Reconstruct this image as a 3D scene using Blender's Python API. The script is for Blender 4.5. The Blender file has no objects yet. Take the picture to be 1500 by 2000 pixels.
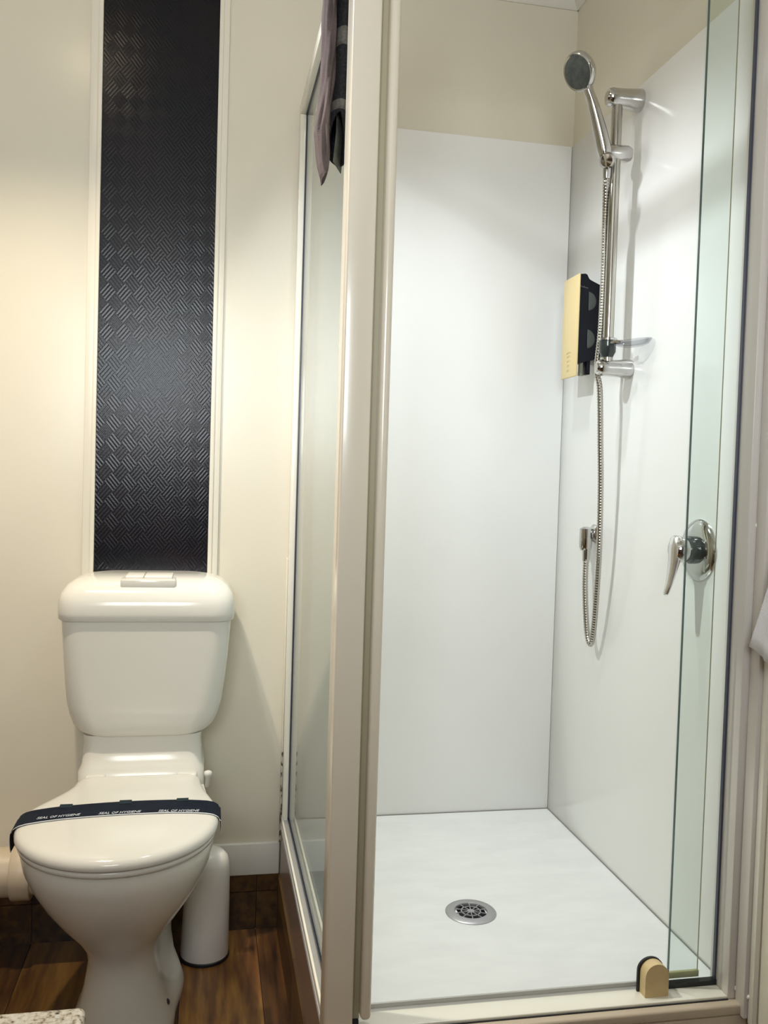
import bpy, bmesh, math, random
from mathutils import Vector, Matrix
random.seed(7)
PI = math.pi
SC = bpy.context.scene
COL = SC.collection

# ------------------------------------------------------------ camera
cam_d = bpy.data.cameras.new('camera'); cam = bpy.data.objects.new('camera', cam_d); COL.objects.link(cam)
FPX, YAW, PITCH, ROLL, CH, CD = 1742.79, 0.19418, 0.03604, 0.03039, 1.15541, 2.25897
f = Vector((math.sin(YAW)*math.cos(PITCH), math.cos(YAW)*math.cos(PITCH), -math.sin(PITCH)))
r = Vector((math.cos(YAW), -math.sin(YAW), 0)); u = r.cross(f)
r2 = math.cos(ROLL)*r + math.sin(ROLL)*u; u2 = -math.sin(ROLL)*r + math.cos(ROLL)*u
M = Matrix((r2, u2, -f)).transposed().to_4x4(); M.translation = Vector((0, -CD, CH))
cam.matrix_world = M
cam_d.sensor_fit = 'VERTICAL'; cam_d.sensor_height = 36.0; cam_d.lens = 36.0*FPX/2000.0
cam_d.clip_start = 0.02
SC.camera = cam

# ------------------------------------------------------------ world, lights, exposure
w = bpy.data.worlds.new('sky'); SC.world = w; w.use_nodes = True
w.node_tree.nodes['Background'].inputs[0].default_value = (0.62, 0.78, 1.0, 1)
w.node_tree.nodes['Background'].inputs[1].default_value = 1.0
def area(name, loc, rot, sx, sy, power, col):
    d = bpy.data.lights.new(name, 'AREA'); d.shape = 'RECTANGLE'; d.size = sx; d.size_y = sy
    d.energy = power; d.color = col
    o = bpy.data.objects.new(name, d); o.location = loc; o.rotation_euler = rot; COL.objects.link(o); return o
# daylight through the window behind the camera (window_1, y = -3.3)
area('daylight', (-0.33, -3.42, 1.74), (PI/2, 0, 0), 0.85, 0.82, 29, (0.95, 0.96, 1.0))
LAMP = (-0.38, -0.62, 2.45)
def spot(name, loc, power, col, deg, blend, rad, aim=(0, 0, -1)):
    d = bpy.data.lights.new(name, 'SPOT'); d.energy = power; d.color = col; d.spot_size = math.radians(deg); d.spot_blend = blend
    d.shadow_soft_size = rad; o = bpy.data.objects.new(name, d); o.location = loc; COL.objects.link(o)
    o.rotation_euler = Vector(aim).to_track_quat('-Z', 'Y').to_euler()
LAMP_STRENGTH = 14.0     # glow of the visible bulb faces; the downlight beams come from the two spots below
# twin-bulb lamp: one bulb shines down over the toilet, the other is turned towards the shower
spot('downlight', (LAMP[0]-.035, LAMP[1], LAMP[2]-.125), 56, (1.0, 0.86, 0.66), 112, 1.0, .022)
spot('downlight', (LAMP[0]+.035, LAMP[1], LAMP[2]-.125), 47, (0.91, 0.955, 1.0), 78, 1.0, .022, (1.27, 0.20, -1.55))
SLAMP = (0.43, -0.50, 2.45)   # downlight in the ceiling over the shower
spot('downlight', (SLAMP[0], SLAMP[1], SLAMP[2]-.02), 22, (0.92, 0.955, 1.0), 100, 1.0, .035)
SC.view_settings.view_transform = 'Standard'; SC.view_settings.look = 'None'
SC.view_settings.exposure = 0.60; SC.view_settings.gamma = 1.0; SC.view_settings.use_curve_mapping = False
SC.cycles.use_denoising = True
SC.cycles.max_bounces = 14; SC.cycles.diffuse_bounces = 6; SC.cycles.glossy_bounces = 6
SC.cycles.transparent_max_bounces = 24; SC.cycles.sample_clamp_indirect = 6.0

# ------------------------------------------------------------ materials
def mat(name, col, rough=0.5, metal=0.0, spec=0.5, coat=0.0, emit=None, es=0.0):
    m = bpy.data.materials.new(name); m.use_nodes = True
    b = m.node_tree.nodes['Principled BSDF']
    b.inputs['Base Color'].default_value = (*col, 1); b.inputs['Roughness'].default_value = rough
    b.inputs['Metallic'].default_value = metal; b.inputs['Specular IOR Level'].default_value = spec
    b.inputs['Coat Weight'].default_value = coat; b.inputs['Coat Roughness'].default_value = 0.05
    if emit: b.inputs['Emission Color'].default_value = (*emit, 1); b.inputs['Emission Strength'].default_value = es
    return m
class N:
    """tiny node helper"""
    def __init__(s, m): s.t = m.node_tree; s.b = s.t.nodes['Principled BSDF']
    def n(s, ty, **kw):
        x = s.t.nodes.new(ty)
        for k, v in kw.items(): setattr(x, k, v)
        return x
    def l(s, a, b): s.t.links.new(a, b)
    def math(s, op, a, b=None, c=None):
        x = s.n('ShaderNodeMath', operation=op)
        for i, v in enumerate((a, b, c)):
            if v is None: continue
            if isinstance(v, (int, float)): x.inputs[i].default_value = v
            else: s.l(v, x.inputs[i])
        return x.outputs[0]
    def noise(s, scale, stretch=(1, 1, 1), detail=4, vec=None):
        tc = s.n('ShaderNodeTexCoord'); mp = s.n('ShaderNodeMapping'); mp.inputs['Scale'].default_value = stretch
        s.l(vec or tc.outputs['Object'], mp.inputs['Vector'])
        z = s.n('ShaderNodeTexNoise'); z.inputs['Scale'].default_value = scale; z.inputs['Detail'].default_value = detail
        s.l(mp.outputs[0], z.inputs['Vector']); return z
    def ramp(s, fac, stops):
        x = s.n('ShaderNodeValToRGB'); e = x.color_ramp.elements
        while len(e) < len(stops): e.new(0.5)
        for i, (p, c) in enumerate(stops): e[i].position = p; e[i].color = (*c, 1)
        s.l(fac, x.inputs[0]); return x
    def bump(s, h, strength=0.2, dist=0.001):
        x = s.n('ShaderNodeBump'); x.inputs['Strength'].default_value = strength; x.inputs['Distance'].default_value = dist
        s.l(h, x.inputs['Height']); s.l(x.outputs[0], s.b.inputs['Normal']); return x
def noisy(m, c1, c2, scale=3, stretch=(1, 1, 1), bump=None, lo=0.35, hi=0.65):
    k = N(m); z = k.noise(scale, stretch); rp = k.ramp(z.outputs['Fac'], [(lo, c1), (hi, c2)])
    k.l(rp.outputs[0], k.b.inputs['Base Color'])
    if bump:
        z2 = k.noise(bump[0], detail=3); k.bump(z2.outputs['Fac'], bump[1], bump[2])
    return m
MT = {}
MT['wall'] = noisy(mat('wall_paint', (0.7, 0.65, 0.55), 0.25, spec=0.5), (0.70, 0.655, 0.545), (0.73, 0.685, 0.575), 2.0, bump=(60, 0.08, 0.0006))
MT['wallb'] = noisy(mat('unseen_wall_brown', (0.3, 0.22, 0.15), 0.5), (0.40, 0.34, 0.27), (0.44, 0.375, 0.30), 2.0)  # brown made up for the unseen walls, to dim the bounced light
MT['ceil'] = noisy(mat('ceiling_paint', (0.7, 0.68, 0.62), 0.6), (0.74, 0.72, 0.66), (0.78, 0.76, 0.7), 2.0)
MT['liner'] = noisy(mat('acrylic_liner', (0.82, 0.82, 0.80), 0.18, spec=0.5), (0.83, 0.83, 0.815), (0.855, 0.855, 0.84), 1.5, bump=(5, 0.04, 0.002))
MT['tray'] = noisy(mat('acrylic_tray', (0.8, 0.8, 0.8), 0.22, spec=0.5), (0.66, 0.675, 0.685), (0.70, 0.715, 0.725), 9, (1, 2.5, 1), bump=(160, 0.05, 0.0005))
MT['hob'] = mat('tray_hob', (0.52, 0.43, 0.33), 0.3)
MT['seam'] = mat('grey_seam', (0.22, 0.21, 0.20), 0.6)
MT['hob_shade'] = mat('hob_side_shaded', (0.20, 0.135, 0.105), 0.25)  # darker copy of the hob for its side, shade put into the colour
MT['ceramic'] = mat('ceramic', (0.70, 0.685, 0.63), 0.12, spec=0.35)
MT['seatpl'] = mat('seat_plastic', (0.66, 0.645, 0.60), 0.13, spec=0.4)
MT['white'] = noisy(mat('white_paint', (0.78, 0.76, 0.7), 0.35), (0.76, 0.74, 0.68), (0.80, 0.78, 0.72), 4)
MT['batten'] = mat('batten_cream', (0.80, 0.76, 0.66), 0.3)
MT['frame'] = mat('powder_coat_cream', (0.72, 0.66, 0.55), 0.22, spec=0.6, coat=0.2)
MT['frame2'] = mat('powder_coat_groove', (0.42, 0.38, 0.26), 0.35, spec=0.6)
MT['lip'] = mat('powder_coat_bright', (0.80, 0.77, 0.68), 0.2, spec=0.6, coat=0.3)
MT['alu'] = mat('worn_aluminium', (0.55, 0.54, 0.52), 0.38, metal=0.6)
MT['jamb'] = mat('jamb_coat', (0.66, 0.62, 0.58), 0.25, spec=0.6)
MT['black'] = mat('black_rubber', (0.010, 0.012, 0.016), 0.5)
MT['gasket'] = mat('blue_grey_gasket', (0.05, 0.055, 0.085), 0.3)
MT['chrome'] = mat('chrome', (0.60, 0.59, 0.575), 0.10, metal=1.0)
MT['chromes'] = mat('satin_chrome', (0.50, 0.48, 0.44), 0.16, metal=1.0)
MT['leverc'] = mat('lever_chrome', (0.80, 0.80, 0.80), 0.25, metal=1.0)
MT['steel'] = mat('drain_steel', (0.42, 0.42, 0.44), 0.42, metal=0.7)
MT['dark'] = mat('dark_void', (0.006, 0.007, 0.010), 0.7)
MT['rubgrey'] = noisy(mat('spray_rubber', (0.07, 0.075, 0.07), 0.8, spec=0.15), (0.06, 0.065, 0.06), (0.09, 0.095, 0.085), 90)
MT['smoke'] = mat('smoked_plastic', (0.03, 0.04, 0.04), 0.12, coat=0.3)
MT['gold'] = mat('gold_plastic', (0.80, 0.63, 0.32), 0.35, spec=0.5)
MT['goldmark'] = mat('gold_embossing', (0.68, 0.52, 0.25), 0.4)
MT['dispblack'] = mat('dispenser_black', (0.003, 0.004, 0.009), 0.4, spec=0.2)
MT['lens'] = mat('dispenser_lens', (0.055, 0.065, 0.06), 0.15)
MT['mark'] = mat('grey_marking', (0.17, 0.16, 0.19), 0.5)
MT['nozzle'] = mat('nozzle_grey', (0.20, 0.21, 0.17), 0.3)
MT['yellow'] = noisy(mat('yellowed_plastic', (0.62, 0.47, 0.24), 0.45), (0.58, 0.43, 0.21), (0.66, 0.51, 0.28), 30)
MT['olive'] = noisy(mat('yellowed_strip', (0.42, 0.40, 0.22), 0.45), (0.38, 0.37, 0.2), (0.47, 0.45, 0.26), 30)
MT['taupe'] = noisy(mat('towel_lit', (0.25, 0.20, 0.19), 0.95, spec=0.1), (0.085, 0.065, 0.062), (0.135, 0.105, 0.10), 25, (1, 1, 0.4), bump=(700, 0.7, 0.002))  # outer face of the towel, its side light put into the colour
MT['charcoal'] = noisy(mat('towel_shaded', (0.02, 0.02, 0.022), 0.95, spec=0.1), (0.014, 0.014, 0.017), (0.030, 0.029, 0.032), 300, bump=(700, 0.8, 0.002))  # fold of the same towel, shade put into the colour
MT['hem'] = noisy(mat('towel_hem', (0.10, 0.09, 0.08), 0.9, spec=0.1), (0.085, 0.078, 0.07), (0.13, 0.12, 0.11), 200)
MT['inner'] = noisy(mat('towel_inner', (0.14, 0.14, 0.12), 0.95, spec=0.1), (0.10, 0.10, 0.085), (0.16, 0.155, 0.135), 60, bump=(700, 0.5, 0.002))  # inside layer of the towel, painted paler as if lit
MT['whitetowel'] = noisy(mat('towel_white', (0.85, 0.83, 0.86), 0.95, spec=0.1), (0.80, 0.78, 0.82), (0.87, 0.85, 0.88), 40, bump=(600, 0.7, 0.002))
MT['band'] = noisy(mat('navy_paper', (0.005, 0.009, 0.02), 0.6, spec=0.1), (0.004, 0.007, 0.017), (0.006, 0.011, 0.023), 40)
MT['bandtab'] = mat('teal_black_print', (0.012, 0.024, 0.032), 0.6, spec=0.12)
MT['print'] = mat('white_print', (0.62, 0.65, 0.70), 0.6)
MT['brush'] = mat('brush_white', (0.80, 0.77, 0.73), 0.25)
MT['pvc'] = mat('pvc_cream', (0.58, 0.48, 0.36), 0.35)
MT['bolt'] = mat('bolt_dark', (0.05, 0.035, 0.04), 0.4)
MT['cab'] = noisy(mat('cabinet_timber', (0.16, 0.09, 0.045), 0.4), (0.12, 0.065, 0.03), (0.2, 0.115, 0.06), 6, (8, 8, 0.6))
MT['bulb'] = mat('lit_bulb', (1, 0.9, 0.7), 0.4, emit=(1.0, 0.84, 0.60), es=LAMP_STRENGTH)

def glass(name, tint, gl=1.0):
    m = bpy.data.materials.new(name); m.use_nodes = True; t = m.node_tree; t.nodes.clear()
    o = t.nodes.new('ShaderNodeOutputMaterial'); mx = t.nodes.new('ShaderNodeMixShader')
    tr = t.nodes.new('ShaderNodeBsdfTransparent'); tr.inputs[0].default_value = (*tint, 1)
    g = t.nodes.new('ShaderNodeBsdfGlossy'); g.inputs['Roughness'].default_value = 0.02
    fr = t.nodes.new('ShaderNodeLayerWeight'); fr.inputs[0].default_value = 0.5     # Schlick's Fresnel, the same from both faces
    pw = t.nodes.new('ShaderNodeMath'); pw.operation = 'POWER'; pw.inputs[1].default_value = 5
    t.links.new(fr.outputs['Facing'], pw.inputs[0])
    ma = t.nodes.new('ShaderNodeMath'); ma.operation = 'MULTIPLY_ADD'; ma.inputs[1].default_value = 0.96; ma.inputs[2].default_value = 0.04
    t.links.new(pw.outputs[0], ma.inputs[0]); fr = ma
    ml = t.nodes.new('ShaderNodeMath'); ml.operation = 'MULTIPLY'; ml.inputs[1].default_value = gl
    t.links.new(fr.outputs[0], ml.inputs[0]); t.links.new(ml.outputs[0], mx.inputs[0])
    t.links.new(tr.outputs[0], mx.inputs[1]); t.links.new(g.outputs[0], mx.inputs[2]); t.links.new(mx.outputs[0], o.inputs[0])
    return m
MT['glass_side'] = glass('side_screen_glass', (0.90, 0.93, 0.91), 1.0)
MT['glass'] = glass('screen_glass', (0.965, 0.985, 0.975), 0.55)
MT['glass_green'] = glass('green_seal_glass', (0.962, 0.982, 0.975), 0.5)
MT['edge'] = mat('glass_edge', (0.05, 0.09, 0.085), 0.15)
MT['clear'] = glass('clear_dish_plastic', (0.86, 0.865, 0.88), 0.8)

# wood plank material: each plank object gets its own tone through Object Info
def wood(name, base=1.0):
    m = mat(name, (0.1, 0.06, 0.03), 0.3, spec=0.5); k = N(m)
    oi = k.n('ShaderNodeObjectInfo'); tc = k.n('ShaderNodeTexCoord')
    ad = k.n('ShaderNodeVectorMath', operation='ADD'); k.l(tc.outputs['Object'], ad.inputs[0])
    sc = k.n('ShaderNodeVectorMath', operation='SCALE'); sc.inputs[0].default_value = (37, 11, 5); k.l(oi.outputs['Random'], sc.inputs['Scale']); k.l(sc.outputs[0], ad.inputs[1])
    z = k.noise(9, (5.5, 0.6, 5.5), 6, ad.outputs[0]); z2 = k.noise(3.0, (2.0, 1.0, 2.0), 3, ad.outputs[0])
    s = k.math('ADD', k.math('MULTIPLY', z.outputs['Fac'], 0.6), k.math('MULTIPLY', z2.outputs['Fac'], 0.4))
    s = k.math('ADD', s, k.math('MULTIPLY', k.math('SUBTRACT', oi.outputs['Random'], 0.5), 0.16))
    B = base
    rp = k.ramp(s, [(0.30, (0.030*B, 0.013*B, 0.006*B)), (0.47, (0.115*B, 0.050*B, 0.015*B)), (0.60, (0.23*B, 0.115*B, 0.027*B)), (0.75, (0.33*B, 0.18*B, 0.05*B))])
    k.l(rp.outputs[0], k.b.inputs['Base Color']); k.bump(z.outputs['Fac'], 0.15, 0.0008)
    return m
MT['wood'] = wood('vinyl_plank', 0.55); MT['woodlight'] = wood('vinyl_plank_golden', 1.8); MT['woodred'] = wood('vinyl_plank_mid', 0.95); MT['woodup'] = wood('vinyl_plank_upstand', 0.42)

# woven accent panel: relief of small ribs in a diagonal basket pattern
def weave():
    m = mat('woven_vinyl', (0.010, 0.010, 0.014), 0.23, spec=0.27); k = N(m)
    tc = k.n('ShaderNodeTexCoord'); sp = k.n('ShaderNodeSeparateXYZ'); k.l(tc.outputs['Object'], sp.inputs[0])
    S = 1/0.034
    a = k.math('MULTIPLY', k.math('ADD', k.math('MULTIPLY', sp.outputs['X'], 1.25), sp.outputs['Z']), S*0.7071)
    b = k.math('MULTIPLY', k.math('SUBTRACT', k.math('MULTIPLY', sp.outputs['X'], 1.25), sp.outputs['Z']), S*0.7071)
    chk = k.math('MODULO', k.math('ABSOLUTE', k.math('ADD', k.math('FLOOR', a), k.math('FLOOR', b))), 2)
    wa = k.math('SINE', k.math('MULTIPLY', a, 2*PI*4.0)); wb = k.math('SINE', k.math('MULTIPLY', b, 2*PI*4.0))
    h = k.math('ADD', k.math('MULTIPLY', wa, chk), k.math('MULTIPLY', wb, k.math('SUBTRACT', 1, chk)))
    nz = k.noise(240, detail=2); h2 = k.math('ADD', h, k.math('MULTIPLY', nz.outputs['Fac'], 1.6))
    k.bump(h2, 0.2, 0.0005)
    z = k.noise(6); rp = k.ramp(z.outputs['Fac'], [(0.35, (0.003, 0.004, 0.007)), (0.65, (0.008, 0.005, 0.008))])
    k.l(rp.outputs[0], k.b.inputs['Base Color'])
    return m
MT['weave'] = weave()

# old silicone with mildew specks, denser low down
def sealant_gap():
    m = mat('sealant_mildew', (0.7, 0.66, 0.56), 0.5); k = N(m)
    z = k.noise(120, (1, 1, 0.5), 5); tc = k.n('ShaderNodeTexCoord'); sp = k.n('ShaderNodeSeparateXYZ'); k.l(tc.outputs['Object'], sp.inputs[0])
    low = k.n('ShaderNodeMapRange'); low.inputs['From Min'].default_value = 0.28; low.inputs['From Max'].default_value = 0.75
    low.inputs['To Min'].default_value = 0.14; low.inputs['To Max'].default_value = -0.12; k.l(sp.outputs['Z'], low.inputs['Value'])
    s = k.math('ADD', z.outputs['Fac'], low.outputs[0])
    rp = k.ramp(s, [(0.60, (0.68, 0.64, 0.53)), (0.68, (0.10, 0.075, 0.05))])
    k.l(rp.outputs[0], k.b.inputs['Base Color']); return m
MT['sealant_gap'] = sealant_gap()
def granite():
    m = mat('speckled_stone', (0.7, 0.66, 0.58), 0.18, spec=0.5); k = N(m)
    z = k.noise(330, detail=3); z2 = k.noise(120, detail=2)
    rp = k.ramp(z.outputs['Fac'], [(0.30, (0.10, 0.07, 0.06)), (0.38, (0.40, 0.33, 0.24)), (0.5, (0.70, 0.64, 0.53)), (0.64, (0.80, 0.77, 0.70))])
    rp2 = k.ramp(z2.outputs['Fac'], [(0.29, (0.12, 0.07, 0.06)), (0.35, (1, 1, 1))])
    mx = k.n('ShaderNodeMix', data_type='RGBA', blend_type='MULTIPLY'); mx.inputs[0].default_value = 1
    k.l(rp.outputs[0], mx.inputs[6]); k.l(rp2.outputs[0], mx.inputs[7]); k.l(mx.outputs[2], k.b.inputs['Base Color']); return m
MT['granite'] = granite()

# ------------------------------------------------------------ mesh helpers
def link(name, bm, m, parent=None, smooth=False, loc=None):
    bmesh.ops.recalc_face_normals(bm, faces=bm.faces)
    me = bpy.data.meshes.new(name); bm.to_mesh(me); bm.free()
    me.materials.append(MT[m])
    if smooth:
        for p in me.polygons: p.use_smooth = True
    o = bpy.data.objects.new(name, me); COL.objects.link(o)
    if parent is not None:
        o.parent = parent; o.matrix_parent_inverse = Matrix.Translation(-Vector(parent.get('base', (0, 0, 0))))
    if smooth:
        md = o.modifiers.new('n', 'WEIGHTED_NORMAL') if smooth == 'w' else None
        if smooth == 'w': md.keep_sharp = True
    return o
def sharp(o, ang=35):
    me = o.data; bm = bmesh.new(); bm.from_mesh(me)
    for e in bm.edges:
        if len(e.link_faces) == 2 and e.calc_face_angle(0) > math.radians(ang): e.smooth = False
    bm.to_mesh(me); bm.free(); return o
def thing(name, label, cat, base, group=None):
    o = bpy.data.objects.new(name, None); COL.objects.link(o); o.location = base; o['base'] = list(base)
    o.empty_display_size = 0.05
    o['label'] = label; o['category'] = cat
    if group: o['group'] = group
    return o
def tag(o, label, cat, group=None):
    o['label'] = label; o['category'] = cat
    if group: o['group'] = group
    return o
def struct(o): o['kind'] = 'structure'; return o
def add_box(bm, x0, x1, y0, y1, z0, z1, bev=0.0, seg=2):
    t = bmesh.new(); bmesh.ops.create_cube(t, size=1)
    for v in t.verts: v.co = Vector(((x0+x1)/2+v.co.x*abs(x1-x0), (y0+y1)/2+v.co.y*abs(y1-y0), (z0+z1)/2+v.co.z*abs(z1-z0)))
    if bev: bmesh.ops.bevel(t, geom=list(t.edges), offset=bev, segments=seg, affect='EDGES', profile=0.5)
    me = bpy.data.meshes.new('t'); t.to_mesh(me); t.free(); bm.from_mesh(me); bpy.data.meshes.remove(me)
def box(name, x0, x1, y0, y1, z0, z1, m, parent=None, bev=0.0, seg=2):
    bm = bmesh.new(); add_box(bm, x0, x1, y0, y1, z0, z1, bev, seg)
    o = link(name, bm, m, parent, smooth=bool(bev))
    return sharp(o, 50) if bev else o
def add_loft(bm, rings, cap0=True, cap1=True, closed=True):
    L = []
    for rg in rings: L.append([bm.verts.new(p) for p in rg])
    n = len(L[0])
    for a, b in zip(L, L[1:]):
        for i in range(n if closed else n-1):
            j = (i+1) % n; bm.faces.new((a[i], a[j], b[j], b[i]))
    if cap0: bm.faces.new(L[0][::-1])
    if cap1: bm.faces.new(L[-1])
def frame_of(axis):
    a = Vector(axis).normalized(); t = Vector((0, 0, 1)) if abs(a.z) < 0.9 else Vector((1, 0, 0))
    x = a.cross(t).normalized(); return x, a.cross(x).normalized(), a
def add_lathe(bm, prof, base, axis=(0, 0, 1), n=32, sx=1, sy=1, cap0=True, cap1=True):
    """prof: list of (radius, height along axis)"""
    x, y, a = frame_of(axis); B = Vector(base)
    add_loft(bm, [[B + a*h + x*(rr*sx*math.cos(2*PI*i/n)) + y*(rr*sy*math.sin(2*PI*i/n)) for i in range(n)] for rr, h in prof], cap0, cap1)
def lathe(name, prof, base, axis, m, parent=None, n=32, sx=1, sy=1, cap0=True, cap1=True, ang=40):
    bm = bmesh.new(); add_lathe(bm, prof, base, axis, n, sx, sy, cap0, cap1)
    return sharp(link(name, bm, m, parent, smooth=True), ang)
def catmull(P, k=8):
    P = [Vector(p) for p in P]; Q = [2*P[0]-P[1]] + P + [2*P[-1]-P[-2]]; out = []
    for i in range(1, len(Q)-2):
        for j in range(k):
            t = j/k; a, b, c, d = Q[i-1], Q[i], Q[i+1], Q[i+2]
            out.append(0.5*((2*b)+(c-a)*t+(2*a-5*b+4*c-d)*t*t+(3*b-a-3*c+d)*t**3))
    out.append(P[-1]); return out
def add_tube(bm, pts, rad, n=12, cap=True):
    pts = [Vector(p) for p in pts]; rr = rad if callable(rad) else (lambda i: rad)
    prev = None; rings = []
    for i, p in enumerate(pts):
        t = (pts[min(i+1, len(pts)-1)]-pts[max(i-1, 0)]).normalized()
        if prev is None:
            x = frame_of(t)[0]
        else:
            x = (prev - t*prev.dot(t)).normalized()
        prev = x; y = t.cross(x); R = rr(i)
        rings.append([p + x*R*math.cos(2*PI*k/n) + y*R*math.sin(2*PI*k/n) for k in range(n)])
    add_loft(bm, rings, cap, cap)
def tube(name, pts, rad, m, parent=None, n=12):
    bm = bmesh.new(); add_tube(bm, pts, rad, n); return sharp(link(name, bm, m, parent, smooth=True), 60)
def rrect(cx, cy, hx, hy, rad, n=6, z=0.0):
    out = []
    for qx, qy, a0 in ((1, 1, 0), (-1, 1, PI/2), (-1, -1, PI), (1, -1, 3*PI/2)):
        for i in range(n+1):
            a = a0+PI/2*i/n
            out.append(Vector((cx+qx*(hx-rad)+rad*math.cos(a), cy+qy*(hy-rad)+rad*math.sin(a), z)))
    return out
def prism(name, poly, axis, a0, a1, m, parent=None, smooth=False):
    """poly in the two other axes, extruded along axis 0/1/2"""
    def P(p, q):
        return {0: (q, p[0], p[1]), 1: (p[0], q, p[1]), 2: (p[0], p[1], q)}[axis]
    bm = bmesh.new(); add_loft(bm, [[P(p, a0) for p in poly], [P(p, a1) for p in poly]])
    return sharp(link(name, bm, m, parent, smooth=smooth), 40)
def textmesh(name, body, size, matrix, m, parent, shear=0.0, thick=0.0003, space=1.0):
    cu = bpy.data.curves.new(name, 'FONT'); cu.body = body; cu.size = size; cu.align_x = 'CENTER'; cu.align_y = 'CENTER'
    cu.extrude = thick; cu.shear = shear; cu.space_character = space; cu.resolution_u = 2
    t = bpy.data.objects.new('t', cu); COL.objects.link(t)
    dg = bpy.context.evaluated_depsgraph_get(); me = bpy.data.meshes.new_from_object(t.evaluated_get(dg))
    bpy.data.objects.remove(t); bpy.data.curves.remove(cu)
    me.name = name; me.transform(matrix); me.materials.clear(); me.materials.append(MT[m])
    o = bpy.data.objects.new(name, me); COL.objects.link(o); o.parent = parent
    o.matrix_parent_inverse = Matrix.Translation(-Vector(parent.get('base', (0, 0, 0)))); return o

# ------------------------------------------------------------ room
XL, XR, YF, ZC = -1.2, 0.9245, -3.3, 2.45
T = 0.1
struct(box('wall_back', XL-T, XR+T, 0, T, -0.1, ZC+T, 'wall'))
struct(box('wall_right', XR, XR+T, YF, 0, -0.1, ZC+T, 'wall'))
struct(box('wall_left', XL-T, XL, YF, 0, -0.1, ZC+T, 'wallb'))
struct(box('ceiling', XL, XR, YF, 0, ZC, ZC+T, 'ceil'))
WX0, WX1, WZ0, WZ1 = -0.8, 0.14, 1.3, 2.18
bm = bmesh.new()
add_box(bm, XL-T, WX0, YF-T, YF, -0.1, ZC+T); add_box(bm, WX1, XR+T, YF-T, YF, -0.1, ZC+T)
add_box(bm, WX0, WX1, YF-T, YF, -0.1, WZ0); add_box(bm, WX0, WX1, YF-T, YF, WZ1, ZC+T)
struct(link('wall_front', bm, 'wallb'))
bm = bmesh.new()
for a in ((WX0, WX1, WZ0, WZ0+.04), (WX0, WX1, WZ1-.04, WZ1), (WX0, WX0+.04, WZ0+.04, WZ1-.04), (WX1-.04, WX1, WZ0+.04, WZ1-.04), (-.35, -.31, WZ0+.04, WZ1-.04)):
    add_box(bm, a[0], a[1], YF-.08, YF-.02, a[2], a[3])
win = struct(link('window_1', bm, 'white'))
for a, b in ((WX0+.04, -.35), (-.31, WX1-.04)):
    box('pane', a, b, YF-.052, YF-.048, WZ0+.04, WZ1-.04, 'glass', win)

d1 = struct(box('added_door', 0.32+.0, 0.92, YF, YF+.04, 0.005, 2.04, 'cab', bev=.003))  # added unseen door, brown to darken the light bounced from behind
lathe('door_handle', [(.024, 0), (.024, .006), (.010, .008), (.010, .04), (.022, .045), (.026, .060), (.018, .070)], (0.39, YF+.04, 1.0), (0, 1, 0), 'chrome', d1, n=24)
# floor: sheet of planks, each plank its own piece
floor = struct(box('floor', XL, XR, YF, 0, -0.1, -0.003, 'dark'))
xs = [0.1415 - 0.1805*i for i in range(8)][::-1]
xs = [XL] + [x for x in xs if x > XL+0.02] + [0.1415+0.1805, 0.1415+0.361, 0.1415+0.5415, XR]
plank_me = {}
for i, (a, b) in enumerate(zip(xs, xs[1:])):
    y = -random.uniform(0.25, 1.0) if not (abs(b-0.1415) < .01) else -1.15
    cuts = [0.0]
    while y > YF+0.1: cuts.append(y); y -= 1.1
    cuts.append(YF)
    for c0, c1 in zip(cuts, cuts[1:]):
        box('plank', a+.0008, b-.0008, c1+.0008, c0-.0008 if c0 < 0 else 0, -0.003, 0.0, 'woodlight' if abs(b-.1415) < .01 else 'woodred' if abs(a-.1415) < .01 else 'wood', floor)

# vinyl turned up the wall behind the toilet, then the white baseboard
ups = struct(box('trim_1', XL, 0.197, -0.0015, 0, 0, 0.143, 'dark'))
for a, b in zip(xs, xs[1:]):
    b = min(b, 0.197)
    if a >= 0.19: break
    box('plank', a+.0008, b-.0008, -0.005, -0.0015, 0.0, 0.097, 'woodup', ups)
    box('plank', a+.0008, b-.0008, -0.005, -0.0015, 0.099, 0.143, 'woodup', ups)
struct(box('baseboard_back', XL, 0.197, -0.012, 0, 0.143, 0.224, 'white', bev=0.002))
# cornice at the ceiling
cp = [(0, 2.402), (-.004, 2.402), (-.045, 2.443), (-.045, 2.45), (0, 2.45)]
struct(prism('trim_2', [(y, z) for y, z in cp], 0, XL, XR-.0, 'ceil'))
struct(prism('trim_3', [(XR+y, z) for y, z in cp], 1, YF, 0, 'ceil'))
# battens either side of the woven panel
for nm, a, b in (('trim_4', -0.299, -0.2707), ('trim_5', 0.0, 0.0245)):
    bm = bmesh.new(); add_box(bm, a, b, -0.009, 0, 0.62, 2.402, 0.0015)
    add_box(bm, (b-.010 if nm == 'trim_4' else a), (b if nm == 'trim_4' else a+.010), -0.013, -0.008, 0.62, 2.402, 0.0012)
    struct(sharp(link(nm, bm, 'batten', None, smooth=True), 50))
ap = box('accent_panel', -0.2705, -0.0002, -0.004, 0, 0.62, 2.402, 'weave')
tag(ap, 'tall narrow black woven-texture wall panel above the toilet cistern', 'wall panel')

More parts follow.
